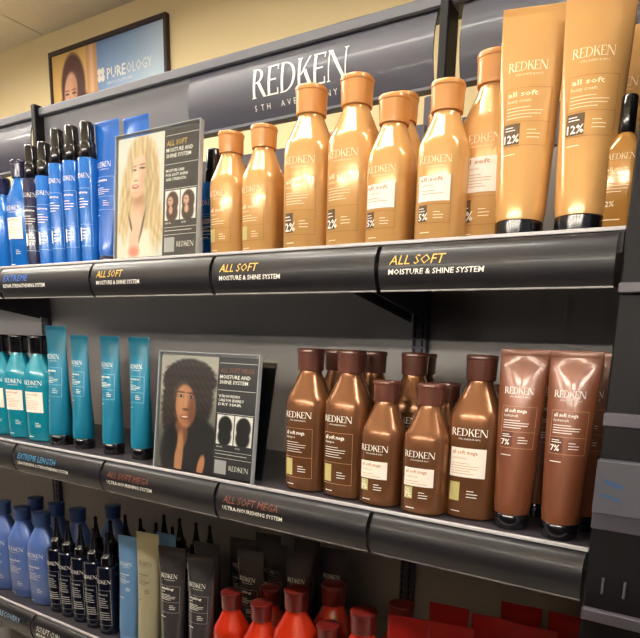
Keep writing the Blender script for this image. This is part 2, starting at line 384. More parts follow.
def bottle(name, cat, H, w, d, caph, capw, mb_, mc, ink, tall=True, nlab=None, word1='all soft', word2='shampoo', pct=None, line=None, blockm=None, sh=.65, nape=.30, white=False, ncap=None, capd=None):
    """shouldered oval bottle with a flip cap"""
    t = empty(name, 'x', cat)
    zs = H * sh; zn = H - caph
    rn = capw * .82; rd = (capd or capw * .9) * .82
    st = [(0, w * .90, d * .86, 2.6), (.0015, w * .96, d * .94, 2.6), (.005, w, d, 2.6), (zs - .012, w, d, 2.6), (zs - .004, w * .99, d * .985, 2.55), (zs + .002, w * .955, d * .95, 2.5)]
    for i in range(1, 9):
        t_ = i / 8; q = t_ ** .96
        k = 1 - q
        st.append((zs + .002 + (zn - .003 - zs - .002) * t_, rn + (w * .955 - rn) * k, rd + (d * .95 - rd) * k, 2.5 - .4 * t_))
    st += [(zn - .001, rn * .99, rd * .99, 2.1), (zn + .001, rn * .97, rd * .97, 2)]
    pf = Prof(st); body = pf.mesh().build('bottle_body', mb_, t, True)
    cd = capd or capw * .9
    cs = [(zn + .0008, capw * .88, cd * .88, 2.2), (zn + .0015, capw * .92, cd * .92, 2.2), (zn + caph * .12, capw * .93, cd * .93, 2.2), (zn + caph * .80, capw * .955, cd * .955, 2.3), (zn + caph * .82, capw * .99, cd * .99, 2.3), (H - .003, capw * 1.0, cd * 1.0, 2.3), (H - .0008, capw * .95, cd * .95, 2.3), (H, capw * .82, cd * .82, 2.3)]
    Prof(cs).mesh(36).build('flip_cap', mc, t, True)
    fn = pf.wrap
    s = w / .037
    lw_ = .050 * s; hL = .0098 * s
    zt = zs - .029 * s - (0 if tall else .002)
    Print().put(scaled(RED, hL, lw_), -lw_ * .54, zt).put(scaled(text2d('5TH AVENUE NYC'), .0022 * s, .030 * s), -.016 * s, zt - .0052 * s).lay('wordmark', fn, ink, body)
    L = Print(); z0, z1 = .012 * s, zt - .016 * s
    fx0, fx1 = -.027 * s, .025 * s
    if line: Print().frame(fx0, fx1, z0 + .010, z1, .0005).rect(fx0, fx1, z0 + (z1 - z0) * .48, z0 + (z1 - z0) * .48 + .0005).lay('label_frame', fn, line, body)
    topz = z1 - .010 * s
    if white:
        hh = (z1 - z0) * .46
        Print().rect(fx0, fx1 - .002, z1 - hh, z1, 12).lay('white_label', fn, M_LABEL, body)
        fn2 = lambda a, b: pf2.wrap(a, b)
        pf2 = Prof([(a, b + .0004, c + .0004, n) for a, b, c, n in st])
        TI = mat('tan_ink', (190, 140, 100), .5)
        P = Print().put(scaled(text2d(word1, True), .0052 * s, .036 * s), fx0 + .003, topz + .002)
        P.put(scaled(text2d(word2), .0033 * s), fx0 + .003, topz - .005 * s)
        lines(P, fx0 + .003, fx1 - .008, topz - .011 * s, max(2, int((hh - .02) / .004)), .0036, .0007)
        P.lay('label_text', fn2, TI, body)
    else:
        P = Print().put(scaled(text2d(word1, True), .0058 * s, .036 * s), fx0 + .003, topz)
        P.put(scaled(text2d(word2), .0036 * s), fx0 + .003, topz - .0062 * s)
        lines(P, fx0 + .003, fx1 - .008, topz - .013 * s, 5 if tall else 3, .0038, .0008)
        P.lay('label_text', fn, ink, body)
    zb = z0 + .013 * s
    bh = (z1 - z0) * .30
    if blockm:
        B = Print().rect(fx0 + .002, fx0 + .017 * s, zb, zb + bh, 5).lay('percentage_block', fn, blockm, body)
        if pct:
            pf3 = Prof([(a, b + .0005, c + .0005, n) for a, b, c, n in st])
            Print().put(scaled(text2d(pct, True), bh * .42), fx0 + .003, zb + .002).rect(fx0 + .003, fx0 + .014 * s, zb + bh * .62, zb + bh * .66, 3).rect(fx0 + .003, fx0 + .012 * s, zb + bh * .78, zb + bh * .82, 3).lay('percentage_text', pf3.wrap, M_WHITE, body)
    Q = Print(); lines(Q, .000, .016 * s, zb + bh * .55, 3, .004 * s, .001)
    Q.rect(fx0 + .006, fx0 + .020, z0 - .002, z0 - .0008, 3)
    Q.lay('small_print', fn, ink, body)
    return t

def tube(name, cat, H, wt, rb, caph, m, mc, ink, word1='all soft', word2='mask', line=None, pct=None, blockm=None, taper=1.0, textz=.62, dark=False):
    """squeeze tube standing on its cap: round at the cap, flat crimp on top"""
    t = empty(name, 'x', cat)
    st = []; zc = caph
    N = 18
    for i in range(N + 1):
        u = i / N; z = zc + (H - .009 - zc) * u
        dd = rb * max(0.0, (1 - u)) ** .75 * (1 - .0 * u) + .0011
        ww = rb + (wt - rb) * (u ** .8)
        st.append((z, ww, dd, 2.0 - .5 * u))
    st += [(H - .008, wt, .0011, 1.8), (H - .0012, wt, .0010, 3), (H, wt * .995, .0006, 3)]
    st[0] = (zc + .0004, rb * .97, rb * .97, 2)
    pf = Prof(st); body = pf.mesh(44).build('tube_body', m, t, True)
    Prof([(0, rb * .92, rb * .92, 2), (.001, rb * .965, rb * .965, 2), (caph * .5, rb * .98, rb * .98, 2), (caph - .001, rb * .985, rb * .985, 2), (caph + .0003, rb * .95, rb * .95, 2)]).mesh(40).build('screw_cap', mc, t, True)
    cr = Print()
    for i in range(int(wt * 2 / .0022)): cr.rect(-wt + .001 + i * .0022, -wt + .0019 + i * .0022, H - .0075, H - .001, 1)
    cr.lay('crimp_ridges', lambda a, b: (a, -.00125, b), m, body)
    fn = pf.wrap; s = wt / .036
    zt = caph + (H - caph) * textz
    Print().put(scaled(RED, .0100 * s, .043 * s), -.0245 * s, zt).put(scaled(text2d('5TH AVENUE NYC'), .0022 * s, .030 * s), -.016 * s, zt - .0052 * s).lay('wordmark', fn, ink, body)
    fx0, fx1 = -.026 * s, .026 * s; z1 = zt - .018 * s; z0 = z1 - .062 * s
    if line: Print().frame(fx0, fx1, z0, z1, .0005).rect(fx0, fx1, (z0 + z1) / 2 - .006, (z0 + z1) / 2 - .0055).lay('label_frame', fn, line, body)
    P = Print().put(scaled(text2d(word1, True), .0055 * s, .034 * s), fx0 + .003, z1 - .009 * s).put(scaled(text2d(word2), .0038 * s), fx0 + .003, z1 - .0155 * s)
    lines(P, fx0 + .003, fx1 - .006, z1 - .0215 * s, 4, .0036 * s, .0008); P.lay('label_text', fn, ink, body)
    if blockm:
        Print().rect(fx0 + .001, fx0 + .020 * s, z0 + .002, z0 + .024 * s, 6).lay('percentage_block', fn, blockm, body)
        pf3 = Prof([(a, b + .0004, c + .0004, n) for a, b, c, n in st])
        Print().put(scaled(text2d(pct, True), .0085 * s), fx0 + .002, z0 + .004).rect(fx0 + .003, fx0 + .016, z0 + .0165 * s, z0 + .0175 * s, 3).rect(fx0 + .003, fx0 + .013, z0 + .0195 * s, z0 + .0205 * s, 3).lay('percentage_text', pf3.wrap, M_WHITE, body)
    Q = Print(); lines(Q, .002, .018 * s, z0 + .016 * s, 3, .004 * s, .0009); Q.rect(fx0 + .003, fx0 + .018, z0 - .010, z0 - .009, 3); Q.lay('small_print', fn, ink, body)
    return t

def spray(name, H, r, m, ink, capl=.029, capu=.036, clear=False):
    t = empty(name, 'x', 'spray bottle')
    st = [(0, r * .9, r * .9, 2.3), (.002, r * .98, r * .98, 2.3), (.006, r, r, 2.3), (H - .004, r, r, 2.3), (H - .001, r * .95, r * .95, 2.3), (H, r * .85, r * .85, 2.2)]
    pf = Prof(st); b = pf.mesh(32).build('bottle_body', m, t, True)
    Prof([(H, r * .74, r * .74, 2), (H + .001, r * .78, r * .78, 2), (H + capl - .002, r * .76, r * .76, 2), (H + capl, r * .72, r * .72, 2)]).mesh(28).build('spray_collar', M_CAPB, t, True)
    Prof([(H + capl, r * .62, r * .62, 2), (H + capl + .001, r * .67, r * .67, 2), (H + capl + capu - .003, r * .65, r * .65, 2), (H + capl + capu - .001, r * .61, r * .61, 2), (H + capl + capu, r * .54, r * .54, 2)]).mesh(28).build('overcap', M_CAPB, t, True)
    zt = H - .038; wd = r * 1.75
    Print().put(scaled(RED, .0085, wd), -wd * .52, zt).lay('wordmark', pf.wrap, ink, b)
    Print().frame(-r * .85, r * .9, .035, zt - .018, .0006).rect(-r * .85, r * .9, .075, .0756).lay('label_frame', pf.wrap, M_BLINE, b)
    P = Print().put(scaled(text2d('extreme', True), .0048, wd * .75), -r * .75, zt - .028); lines(P, -r * .75, r * .7, zt - .038, 4, .005, .0012); lines(P, -r * .3, r * .7, .066, 4, .006, .0016, 4)
    P.rect(-r * .7, -r * .4, .045, .07, 2); P.lay('label_text', pf.wrap, ink, b)
    return t

def nozzle_bottle(name='nozzle_bottle', H=.155, r=.0215):
    t = empty(name, 'x', 'applicator bottle')
    st = [(0, r * .9, r * .9, 2.4), (.002, r, r, 2.4), (H - .002, r, r, 2.4), (H, r * .9, r * .9, 2.4)]
    pf = Prof(st); b = pf.mesh(28).build('bottle_body', M_NAVYC, t, True)
    Prof([(H, .0145, .0145, 2), (H + .018, .014, .014, 2), (H + .020, .011, .011, 2), (H + .028, .008, .008, 2), (H + .046, .0052, .0052, 2), (H + .060, .0034, .0034, 2), (H + .070, .0040, .0040, 2), (H + .073, .0012, .0012, 2)]).mesh(20).build('nozzle_cap', M_CAPB, t, True)
    wd = r * 1.8
    Print().put(scaled(RED, .0085, wd), -wd * .55, H - .037).lay('wordmark', pf.wrap, M_WHITE, b)
    P = Print(); P.frame(-r * .9, r * .75, .022, H - .052, .0006); P.put(scaled(text2d('extreme', True), .005, wd * .7), -r * .8, H - .064)
    lines(P, -r * .8, r * .7, H - .072, 5, .005, .0018, 3); lines(P, -r * .5, r * .7, .05, 4, .005, .002, 5); P.lay('label_text', pf.wrap, M_GREYP, b)
    return t

# product materials
M_GOLD = mat('gold_plastic', (212, 162, 100), .2, .15, .5, noise=(20, .03))
M_GOLDC = mat('gold_cap', (206, 140, 74), .3, .0, .3)
M_BRZ = mat('bronze_plastic', (136, 90, 58), .26, .55, .4, noise=(20, .05))
M_BRZC = mat('brown_cap', (98, 56, 44), .28, .1, .5)
M_BRZT = mat('bronze_tube', (122, 70, 46), .33, .2, .4, noise=(20, .05))
M_BLUE = mat('blue_plastic', (20, 106, 196), .22, .05, .5, noise=(15, .12))
M_BLUET = mat('blue_tube', (20, 96, 190), .25, .1, .5)
M_NAVYC = mat('navy_clear', (14, 18, 38), .15, .0, .6)
M_NAVYB = mat('navy_body', (22, 28, 70), .2, .0, .5)
M_CAPB = mat('black_cap', (16, 13, 18), .16, .0, .6)
M_CAPN = mat('navy_cap', (26, 26, 66), .25, .0, .5)
M_TEAL = mat('teal_plastic', (16, 134, 158), .25, .05, .5, noise=(15, .06))
M_TEALT = mat('teal_tube', (12, 118, 150), .3, .05, .4)
M_PERI = mat('periwinkle_plastic', (88, 118, 190), .28, .0, .4)
M_PERIC = mat('blue_cap', (52, 78, 138), .35, .0, .3)
M_LBT = mat('light_blue_tube', (100, 142, 190), .3, .05, .4)
M_CRM = mat('cream_tube', (170, 164, 136), .32, .1, .4)
M_BKT = mat('black_tube', (88, 84, 88), .22, .5, .8)
M_REDB = mat('red_plastic', (190, 44, 16), .2, .0, .6)
M_REDC = mat('red_cap', (96, 24, 20), .28, .0, .5)
M_REDT = mat('red_tube', (140, 22, 16), .3, .0, .5)
M_SER = mat('serum_amber', (186, 132, 62), .15, .15, .6)

TW, TD = .0388, .0335
SW, SD = .0335, .0300
gold_tall = bottle('shampoo_bottle', 'bottle', .235, TW, TD, .040, .0245, M_GOLD, M_GOLDC, M_CREAMP, line=M_GLINE, blockm=M_BLOCKD, pct='2%')
gold_tall_w = bottle('conditioner_bottle', 'bottle', .235, TW, TD - .004, .040, .0245, M_GOLD, M_GOLDC, M_CREAMP, line=M_GLINE, blockm=M_BLOCKD, pct='5%', white=True, word2='conditioner')
gold_short = bottle('shampoo_bottle', 'bottle', .196, SW, SD, .034, .0215, M_GOLD, M_GOLDC, M_CREAMP, tall=False, line=M_GLINE, blockm=M_BLOCK, pct=None, sh=.62)
gold_short_w = bottle('conditioner_bottle', 'bottle', .196, SW, SD, .037, .0225, M_GOLD, M_GOLDC, M_CREAMP, tall=False, line=M_GLINE, blockm=M_BLOCKD, pct='5%', white=True, word2='conditioner', sh=.62)
gold_tube = tube('cream_tube', 'tube', .262, .0385, .0305, .019, M_GOLD, M_CAPB, M_CREAMP, line=M_GLINE, pct='12%', blockm=M_BLOCKD, word2='heavy cream', textz=.70)
G1, G2, G3 = 'small gold bottles standing in the back row of the top shelf', 'tall gold bottles standing in the back row of the top shelf', None
place(gold_short, 'small plain gold bottle right of the blonde model sign, leftmost gold bottle', .590, .052, Z1, 0)
place(gold_short, 'small plain gold bottle second from the left, beside a tall gold bottle', .660, .052, Z1, 0)
place(gold_tall, 'tall gold bottle without white label, left one of the two tallest in the middle', .753, .050, Z1, 8)
place(gold_tall, 'tall gold bottle without white label, right one of the two tallest in the middle', .833, .050, Z1, 0)
place(gold_short_w, 'small gold bottle with white label left of the other small one, beside the tall pair', .901, .040, Z1, 0)
place(gold_short_w, 'small gold bottle with white label, next to the tall white-labelled bottle', .983, .032, Z1, 4)
place(gold_tall_w, 'tall gold bottle with white label, directly left of the gold tubes', 1.032, .068, Z1, 0)
place(gold_short, 'gold bottle half hidden behind the second small bottle, only cap edge showing', .690, .120, Z1, 0, None)
place(gold_short, 'small gold bottle hidden behind the left tall bottle in the middle', .752, .125, Z1, 0, None)
place(gold_tall, 'tall gold bottle in the back row behind the first small white-labelled bottle', .866, .128, Z1, 0)
place(gold_tall, 'tall gold bottle in the back row whose cap shows between two small bottles', .905, .200, Z1, 0)
place(gold_short, 'small gold bottle in the back row with cap peeking between the white-labelled bottles', .938, .120, Z1, 0)
place(gold_short, 'small gold bottle directly behind the second small white-labelled bottle', 1.008, .150, Z1, 0)
place(gold_tube, 'gold squeeze tube standing on black cap, left one of the big pair', 1.089, .036, Z1, 12)
place(gold_tube, 'gold squeeze tube standing on black cap, right one of the big pair', 1.164, .034, Z1, 12)
place(gold_tube, 'gold squeeze tube in the back, behind the amber serum bottle', 1.180, .125, Z1, 0)
# amber serum bottle with flat shoulders
t = empty('serum_bottle', 'flat amber serum bottle with black pump cap at the right end', 'serum bottle', (1.205, .036, Z1 + .0003), math.radians(4))
pf = Prof([(0, .0185, .012, 4), (.002, .0195, .013, 4), (.087, .0195, .013, 4), (.090, .0192, .0128, 3.6), (.105, .011, .009, 2.6), (.108, .0075, .0075, 2)])
b = pf.mesh().build('bottle_body', M_SER, t, True)
Prof([(.108, .0085, .0085, 2), (.109, .009, .009, 2), (.145, .009, .009, 2), (.147, .008, .008, 2)]).mesh(24).build('pump_cap', M_CAPB, t, True)
Print().put(scaled(RED, .0062, .030), -.016, .078).lay('wordmark', pf.wrap, M_CREAMP, b)
P = Print().put(scaled(text2d('all soft', True), .0040, .024), -.0165, .066).put(scaled(text2d('argan-6', True), .0036, .022), -.0165, .060); lines(P, -.0165, .012, .053, 4, .0032, .0008); P.put(scaled(text2d('12%', True), .006), -.0165, .028).rect(-.016, .004, .013, .0142, 3)
P.lay('label_text', pf.wrap, M_CREAMP, b)

# blue family, top shelf left
blue_tall = spray('spray_bottle', .197, .0188, M_BLUE, M_WHITE)
blue_short = spray('spray_bottle', .179, .0188, M_BLUE, M_WHITE)
blue_small = spray('spray_bottle', .128, .0225, M_BLUE, M_WHITE, .022, .034)
navy_short = spray('spray_bottle', .179, .0188, M_NAVYB, M_WHITE)
blue_cond = bottle('conditioner_bottle', 'bottle', .222, .034, .024, .036, .020, M_BLUE, M_CAPN, M_WHITE, white=True, word1='extreme', word2='conditioner', sh=.66)
blue_plain = bottle('shampoo_bottle', 'bottle', .196, .032, .022, .036, .020, M_BLUE, M_CAPN, M_WHITE, word1='extreme', sh=.62, tall=False)
blue_tube = tube('mask_tube', 'tube', .262, .035, .024, .016, M_BLUET, M_CAPN, M_WHITE, line=M_BLINE, word1='extreme', word2='mask', textz=.66)
place(blue_plain, 'blue bottle with navy cap at the left edge of the top shelf', -.085, .05, Z1, 0)
place(blue_cond, 'blue bottle with navy cap and large white label on the top shelf', -.010, .052, Z1, 8)
place(navy_short, 'dark navy slim spray bottle beside the white-labelled blue bottle', .042, .046, Z1, 25)
place(blue_short, 'short blue spray bottle, right of the dark navy one', .087, .046, Z1, 25)
place(blue_tall, 'taller blue spray bottle, first of three alike from the left', .133, .046, Z1, 15)
place(blue_tall, 'taller blue spray bottle, middle one of three alike', .180, .046, Z1, 15)
place(blue_tall, 'taller blue spray bottle, third of three alike, beside the blue tube', .228, .046, Z1, 10)
place(blue_short, 'blue spray bottle behind the short front one, only its black cap showing', .075, .110, Z1, 0)
place(blue_tall, 'blue spray bottle in the back row behind the tall three', .175, .125, Z1, 0)
place(blue_tube, 'blue squeeze tube directly left of the blonde model sign', .273, .056, Z1, 0)
place(blue_tube, 'blue squeeze tube behind the blonde model sign, top corner showing', .345, .064, Z1, 0)
place(blue_small, 'small blue spray bottle squeezed between the blonde model sign and first gold bottle', .533, .072, Z1, 0)

# teal family, second shelf left
teal_b = bottle('shampoo_bottle', 'bottle', .234, .036, .025, .040, .0205, M_TEAL, M_CAPB, M_WHITE, white=True, word1='extreme length', word2='shampoo', sh=.66)
teal_t = tube('treatment_tube', 'tube', .238, .0295, .0215, .022, M_TEALT, M_CAPB, M_WHITE, line=M_BLINE, word1='extreme', word2='length', textz=.72)
teal_tt = tube('mask_tube', 'tube', .256, .0360, .0245, .022, M_TEALT, M_CAPB, M_WHITE, line=M_BLINE, word1='extreme', word2='length', textz=.70)
place(teal_b, 'teal bottle with black cap cut by the left edge of the photo', -.140, .05, Z2, 15)
place(teal_b, 'teal bottle with white label, second from the left edge', -.062, .05, Z2, 15)
place(teal_b, 'teal bottle with white label directly left of the tallest teal tube', .016, .05, Z2, 15)
place(teal_tt, 'tallest and leftmost teal squeeze tube', .089, .045, Z2, 0)
place(teal_t, 'narrow teal tube right beside the tallest teal tube', .168, .045, Z2, 0)
place(teal_t, 'narrow teal tube standing alone in the middle of the teal tubes', .266, .045, Z2, 0)
place(teal_t, 'narrow teal tube directly left of the curly-haired model sign', .354, .045, Z2, 0)

# bronze family, second shelf right
br_tall = bottle('shampoo_bottle', 'bottle', .229, TW - .001, TD, .036, .0225, M_BRZ, M_BRZC, M_WHITE, word1='all soft mega', line=M_BRLINE, blockm=M_BLOCK, sh=.65)
br_tall_w = bottle('conditioner_bottle', 'bottle', .229, TW, TD, .036, .0225, M_BRZ, M_BRZC, M_WHITE, word1='all soft mega', word2='conditioner', blockm=M_BLOCK, white=True, sh=.65)
br_short_w = bottle('conditioner_bottle', 'bottle', .187, SW + .001, SD, .032, .0205, M_BRZ, M_BRZC, M_WHITE, tall=False, word1='all soft mega', word2='conditioner', blockm=M_BLOCK, pct='7%', white=True, sh=.60)
br_tube = tube('treatment_tube', 'tube', .238, .0318, .0240, .020, M_BRZT, M_CAPB, M_WHITE, word1='all soft mega', word2='hydramelt', line=M_BRLINE, blockm=M_BLOCKR, pct='7%', textz=.735)
place(br_tall, 'tall bronze bottle without white label, leftmost bronze bottle', .761, .05, Z2, 2)
place(br_tall, 'tall bronze bottle without white label, second from the left', .838, .05, Z2, 0)
place(br_short_w, 'small bronze bottle with white label, left of the small pair', .908, .040, Z2, 0)
place(br_short_w, 'small bronze bottle with white label, right of the small pair', .982, .036, Z2, 4)
place(br_tall_w, 'tall bronze bottle with white label, left of the bronze tubes', 1.046, .060, Z2, 4)
place(br_tall, 'bronze bottle in the back row behind the leftmost bronze bottle', .765, .122, Z2, 0)
place(br_tall, 'bronze bottle in the back row behind the second tall bronze bottle', .836, .122, Z2, 0)
place(br_tall, 'bronze bottle in the back row whose dark cap rises behind the left small bottle', .893, .196, Z2, 0)
place(br_tall, 'bronze bottle in the back row whose dark cap rises between the two small bottles', .912, .122, Z2, 0)
place(br_short_w, 'small bronze bottle in the back row between the two small front ones', .975, .112, Z2, 0)
place(br_short_w, 'small bronze bottle directly behind the right small bronze bottle', 1.042, .134, Z2, 0)
place(br_tall, 'bronze bottle behind the tall white-labelled bronze bottle', 1.055, .190, Z2, 0)
place(br_tube, 'bronze squeeze tube standing on black cap, leftmost of three', 1.111, .040, Z2, 6)
place(br_tube, 'bronze squeeze tube standing on black cap, in front at the shelf end', 1.177, .034, Z2, 6)
place(br_tube, 'bronze squeeze tube in the dark gap behind the two front tubes', 1.120, .125, Z2, 0)
place(br_tube, 'bronze squeeze tube behind the front one at the right shelf end', 1.189, .092, Z2, 4)

# third shelf
peri = bottle('shampoo_bottle', 'bottle', .227, .038, .027, .034, .0200, M_PERI, M_PERIC, M_WHITE, word1='extreme bleach', word2='recovery', sh=.66)
place(peri, 'light blue bottle cut by the left edge on the third shelf', -.190, .05, Z3, 15)
place(peri, 'light blue bottle, left one of the two full ones on the third shelf', -.103, .05, Z3, 10)
place(peri, 'light blue bottle beside the dark applicator bottles on the third shelf', -.021, .05, Z3, 10)
place(peri, 'light blue bottle in the back row behind the left light blue bottle', -.165, .120, Z3, 0)
place(peri, 'light blue bottle in the back row behind the right light blue bottle', -.075, .120, Z3, 0)
place(peri, 'darker looking blue bottle behind the first applicator bottles', .012, .120, Z3, 0)
place(peri, 'darker looking blue bottle in the back row, rightmost of the blue ones', .050, .190, Z3, 0)
nozz = nozzle_bottle()
ords = ['leftmost', 'second', 'third', 'fourth', 'fifth']
for i, x in enumerate((.048, .094, .141, .189, .237)):
    place(nozz, 'dark applicator bottle with pointed nozzle, %s in the front row' % ords[i], x, .042 - .001 * i, Z3, 15 + i)
for j, (y, xs) in enumerate(((.100, (.110, .16, .21, .265)), (.150, (.15, .20, .25, .30)), (.205, (.22, .27, .32, .36)))):
    for i, x in enumerate(xs):
        place(nozz, 'dark nozzle bottle behind the front row, only its pointed black tip showing', x + .004 * i, y, Z3, 0, 'nozzle bottles in the back rows of the third shelf')
lb_tube = tube('styling_tube', 'tube', .232, .0265, .025, .016, M_LBT, M_LBT, M_WHITE, word1='curvaceous', word2='curl refiner', textz=.71)
cr_tube = tube('styling_tube', 'tube', .250, .0285, .0255, .016, M_CRM, M_CRM, mat('dark_ink', (60, 55, 45), .5), word1='curvaceous', word2='conditioner', textz=.71)
bk_tube = tube('styling_tube', 'tube', .234, .0315, .0255, .018, M_BKT, M_CAPB, M_WHITE, word1='styling', word2='paste', line=M_GREYP, textz=.71)
place(lb_tube, 'light blue tube left of the cream tube on the third shelf', .305, .040, Z3, 10)
place(cr_tube, 'cream coloured tube between light blue and black tubes', .363, .042, Z3, 10)
place(lb_tube, 'light blue tube behind the cream tube, only its top corner showing', .352, .098, Z3, 6)
place(bk_tube, 'black tube directly right of the cream tube', .434, .042, Z3, 14)
place(bk_tube, 'black tube in front, left of the first red bottle', .515, .040, Z3, 10)
kb = 'black tubes crowded in the back rows of the third shelf'
for x, y in ((.470, .100), (.572, .118), (.510, .165), (.585, .178), (.655, .168), (.530, .222), (.622, .240), (.700, .228)):
    place(bk_tube, 'black tube crowded behind the front ones, glinting top edge above the red caps', x, y, Z3, random.uniform(4, 18), kb)
red_s = bottle('shampoo_bottle', 'bottle', .178, SW, SD, .034, .0205, M_REDB, M_REDC, M_WHITE, tall=False, word1='frizz dismiss', sh=.60)
red_t = bottle('shampoo_bottle', 'bottle', .222, TW, TD, .038, .0225, M_REDB, M_REDC, M_WHITE, word1='frizz dismiss', sh=.64)
place(red_s, 'small red bottle with dark red cap, leftmost red bottle', .590, .045, Z3, 0)
place(red_s, 'small red bottle second from the left, left of the tall red one', .668, .040, Z3, 0)
place(red_t, 'tall red bottle with its cap clear in the middle of the red ones', .745, .042, Z3, 0)
place(red_s, 'small red bottle low in front, right of the tall middle one', .818, .036, Z3, 0)
place(red_t, 'tall red bottle in front, rightmost of the large red caps', .886, .035, Z3, 0)
place(red_s, 'small red bottle behind the two small left ones', .635, .103, Z3, 0)
place(red_t, 'tall red bottle in the second row right of the middle one', .785, .098, Z3, 0)
place(red_t, 'tall red bottle in the second row left of the red tubes', .925, .092, Z3, 0)
red_tube = tube('treatment_tube', 'tube', .228, .034, .025, .016, M_REDT, M_CAPB, M_WHITE, word1='frizz dismiss', word2='mask', textz=.64)
for i, (x, y, lb) in enumerate(((.965, .040, 'bright red tube in front at the bottom edge, leftmost'), (1.03, .055, 'bright red tube second from the left of the tubes'), (1.00, .118, 'dark red tube in the second row, left'), (1.075, .118, 'dark red tube in the second row, middle'), (1.14, .120, 'dark red tube in the second row, right'), (1.10, .19, 'dark red tube in the back row, left'), (1.178, .195, 'dark red tube in the back row under the shelf end'))):
    place(red_tube, lb, x, y, Z3, (14, 10, 6, 8, 4, 6, 2)[i])
# white bottle on the lowest shelf
wb = bottle('lotion_bottle', 'bottle', .285, .036, .026, .045, .022, mat('white_plastic', (222, 222, 226), .35), mat('white_cap', (205, 205, 212), .35), M_GREYP, word1='lotion', word2='care')
place(wb, 'white bottle top peeking up under the third shelf at bottom left', -.235, .045, Z4, 0)

# ------------------------------------------------------------------ printed cards
def el(X, Y, cx, cy, rx, ry, soft=.12, rot=0.):
    c, s = math.cos(rot), math.sin(rot); dx, dy = X - cx, Y - cy
    u = (dx * c + dy * s) / rx; v = (-dx * s + dy * c) / ry
    return np.clip((1 + soft - np.sqrt(u * u + v * v)) / (2 * soft), 0, 1)
def over(img, m, col): 
    for k in range(3): img[..., k] = img[..., k] * (1 - m) + col[k] * m
def overf(img, m, arr): img[:] = img * (1 - m[..., None]) + arr * m[..., None]
def canvas(W_, H_, nx, ny, bg):
    X, Y = np.meshgrid(np.linspace(0, W_, nx), np.linspace(0, H_, ny)); img = np.zeros((ny, nx, 3)); img[:] = bg
    return X, Y, img
def img_mesh(name, img, x0, x1, z0, z1, y, parent, m=None):
    ny, nx = img.shape[:2]
    xs = np.linspace(x0, x1, nx); zs = np.linspace(z1, z0, ny)
    vs = [(xs[i], y, zs[j]) for j in range(ny) for i in range(nx)]
    fs = [(j * nx + i, (j + 1) * nx + i, (j + 1) * nx + i + 1, j * nx + i + 1) for j in range(ny - 1) for i in range(nx - 1)]
    o = mk(name, vs, fs, m or M_PRINT, parent)
    a = o.data.color_attributes.new('Col', 'FLOAT_COLOR', 'POINT')
    c = np.clip(img / 255., 0, 1); c = np.where(c <= .04045, c / 12.92, ((c + .055) / 1.055) ** 2.4)
    a.data.foreach_set('color', np.concatenate([c.reshape(-1, 3), np.ones((nx * ny, 1))], 1).ravel().astype(np.float32))
    return o
def strands(X, Y, k=1., ph=0.):
    return .5 + .5 * np.sin(X * .07 * k + 3.2 * np.sin(Y * .014 + ph) + 1.1 * np.sin(Y * .03 + X * .02)) * np.sin(X * .23 * k + 2.4 * np.sin(Y * .017 + 1 + ph))
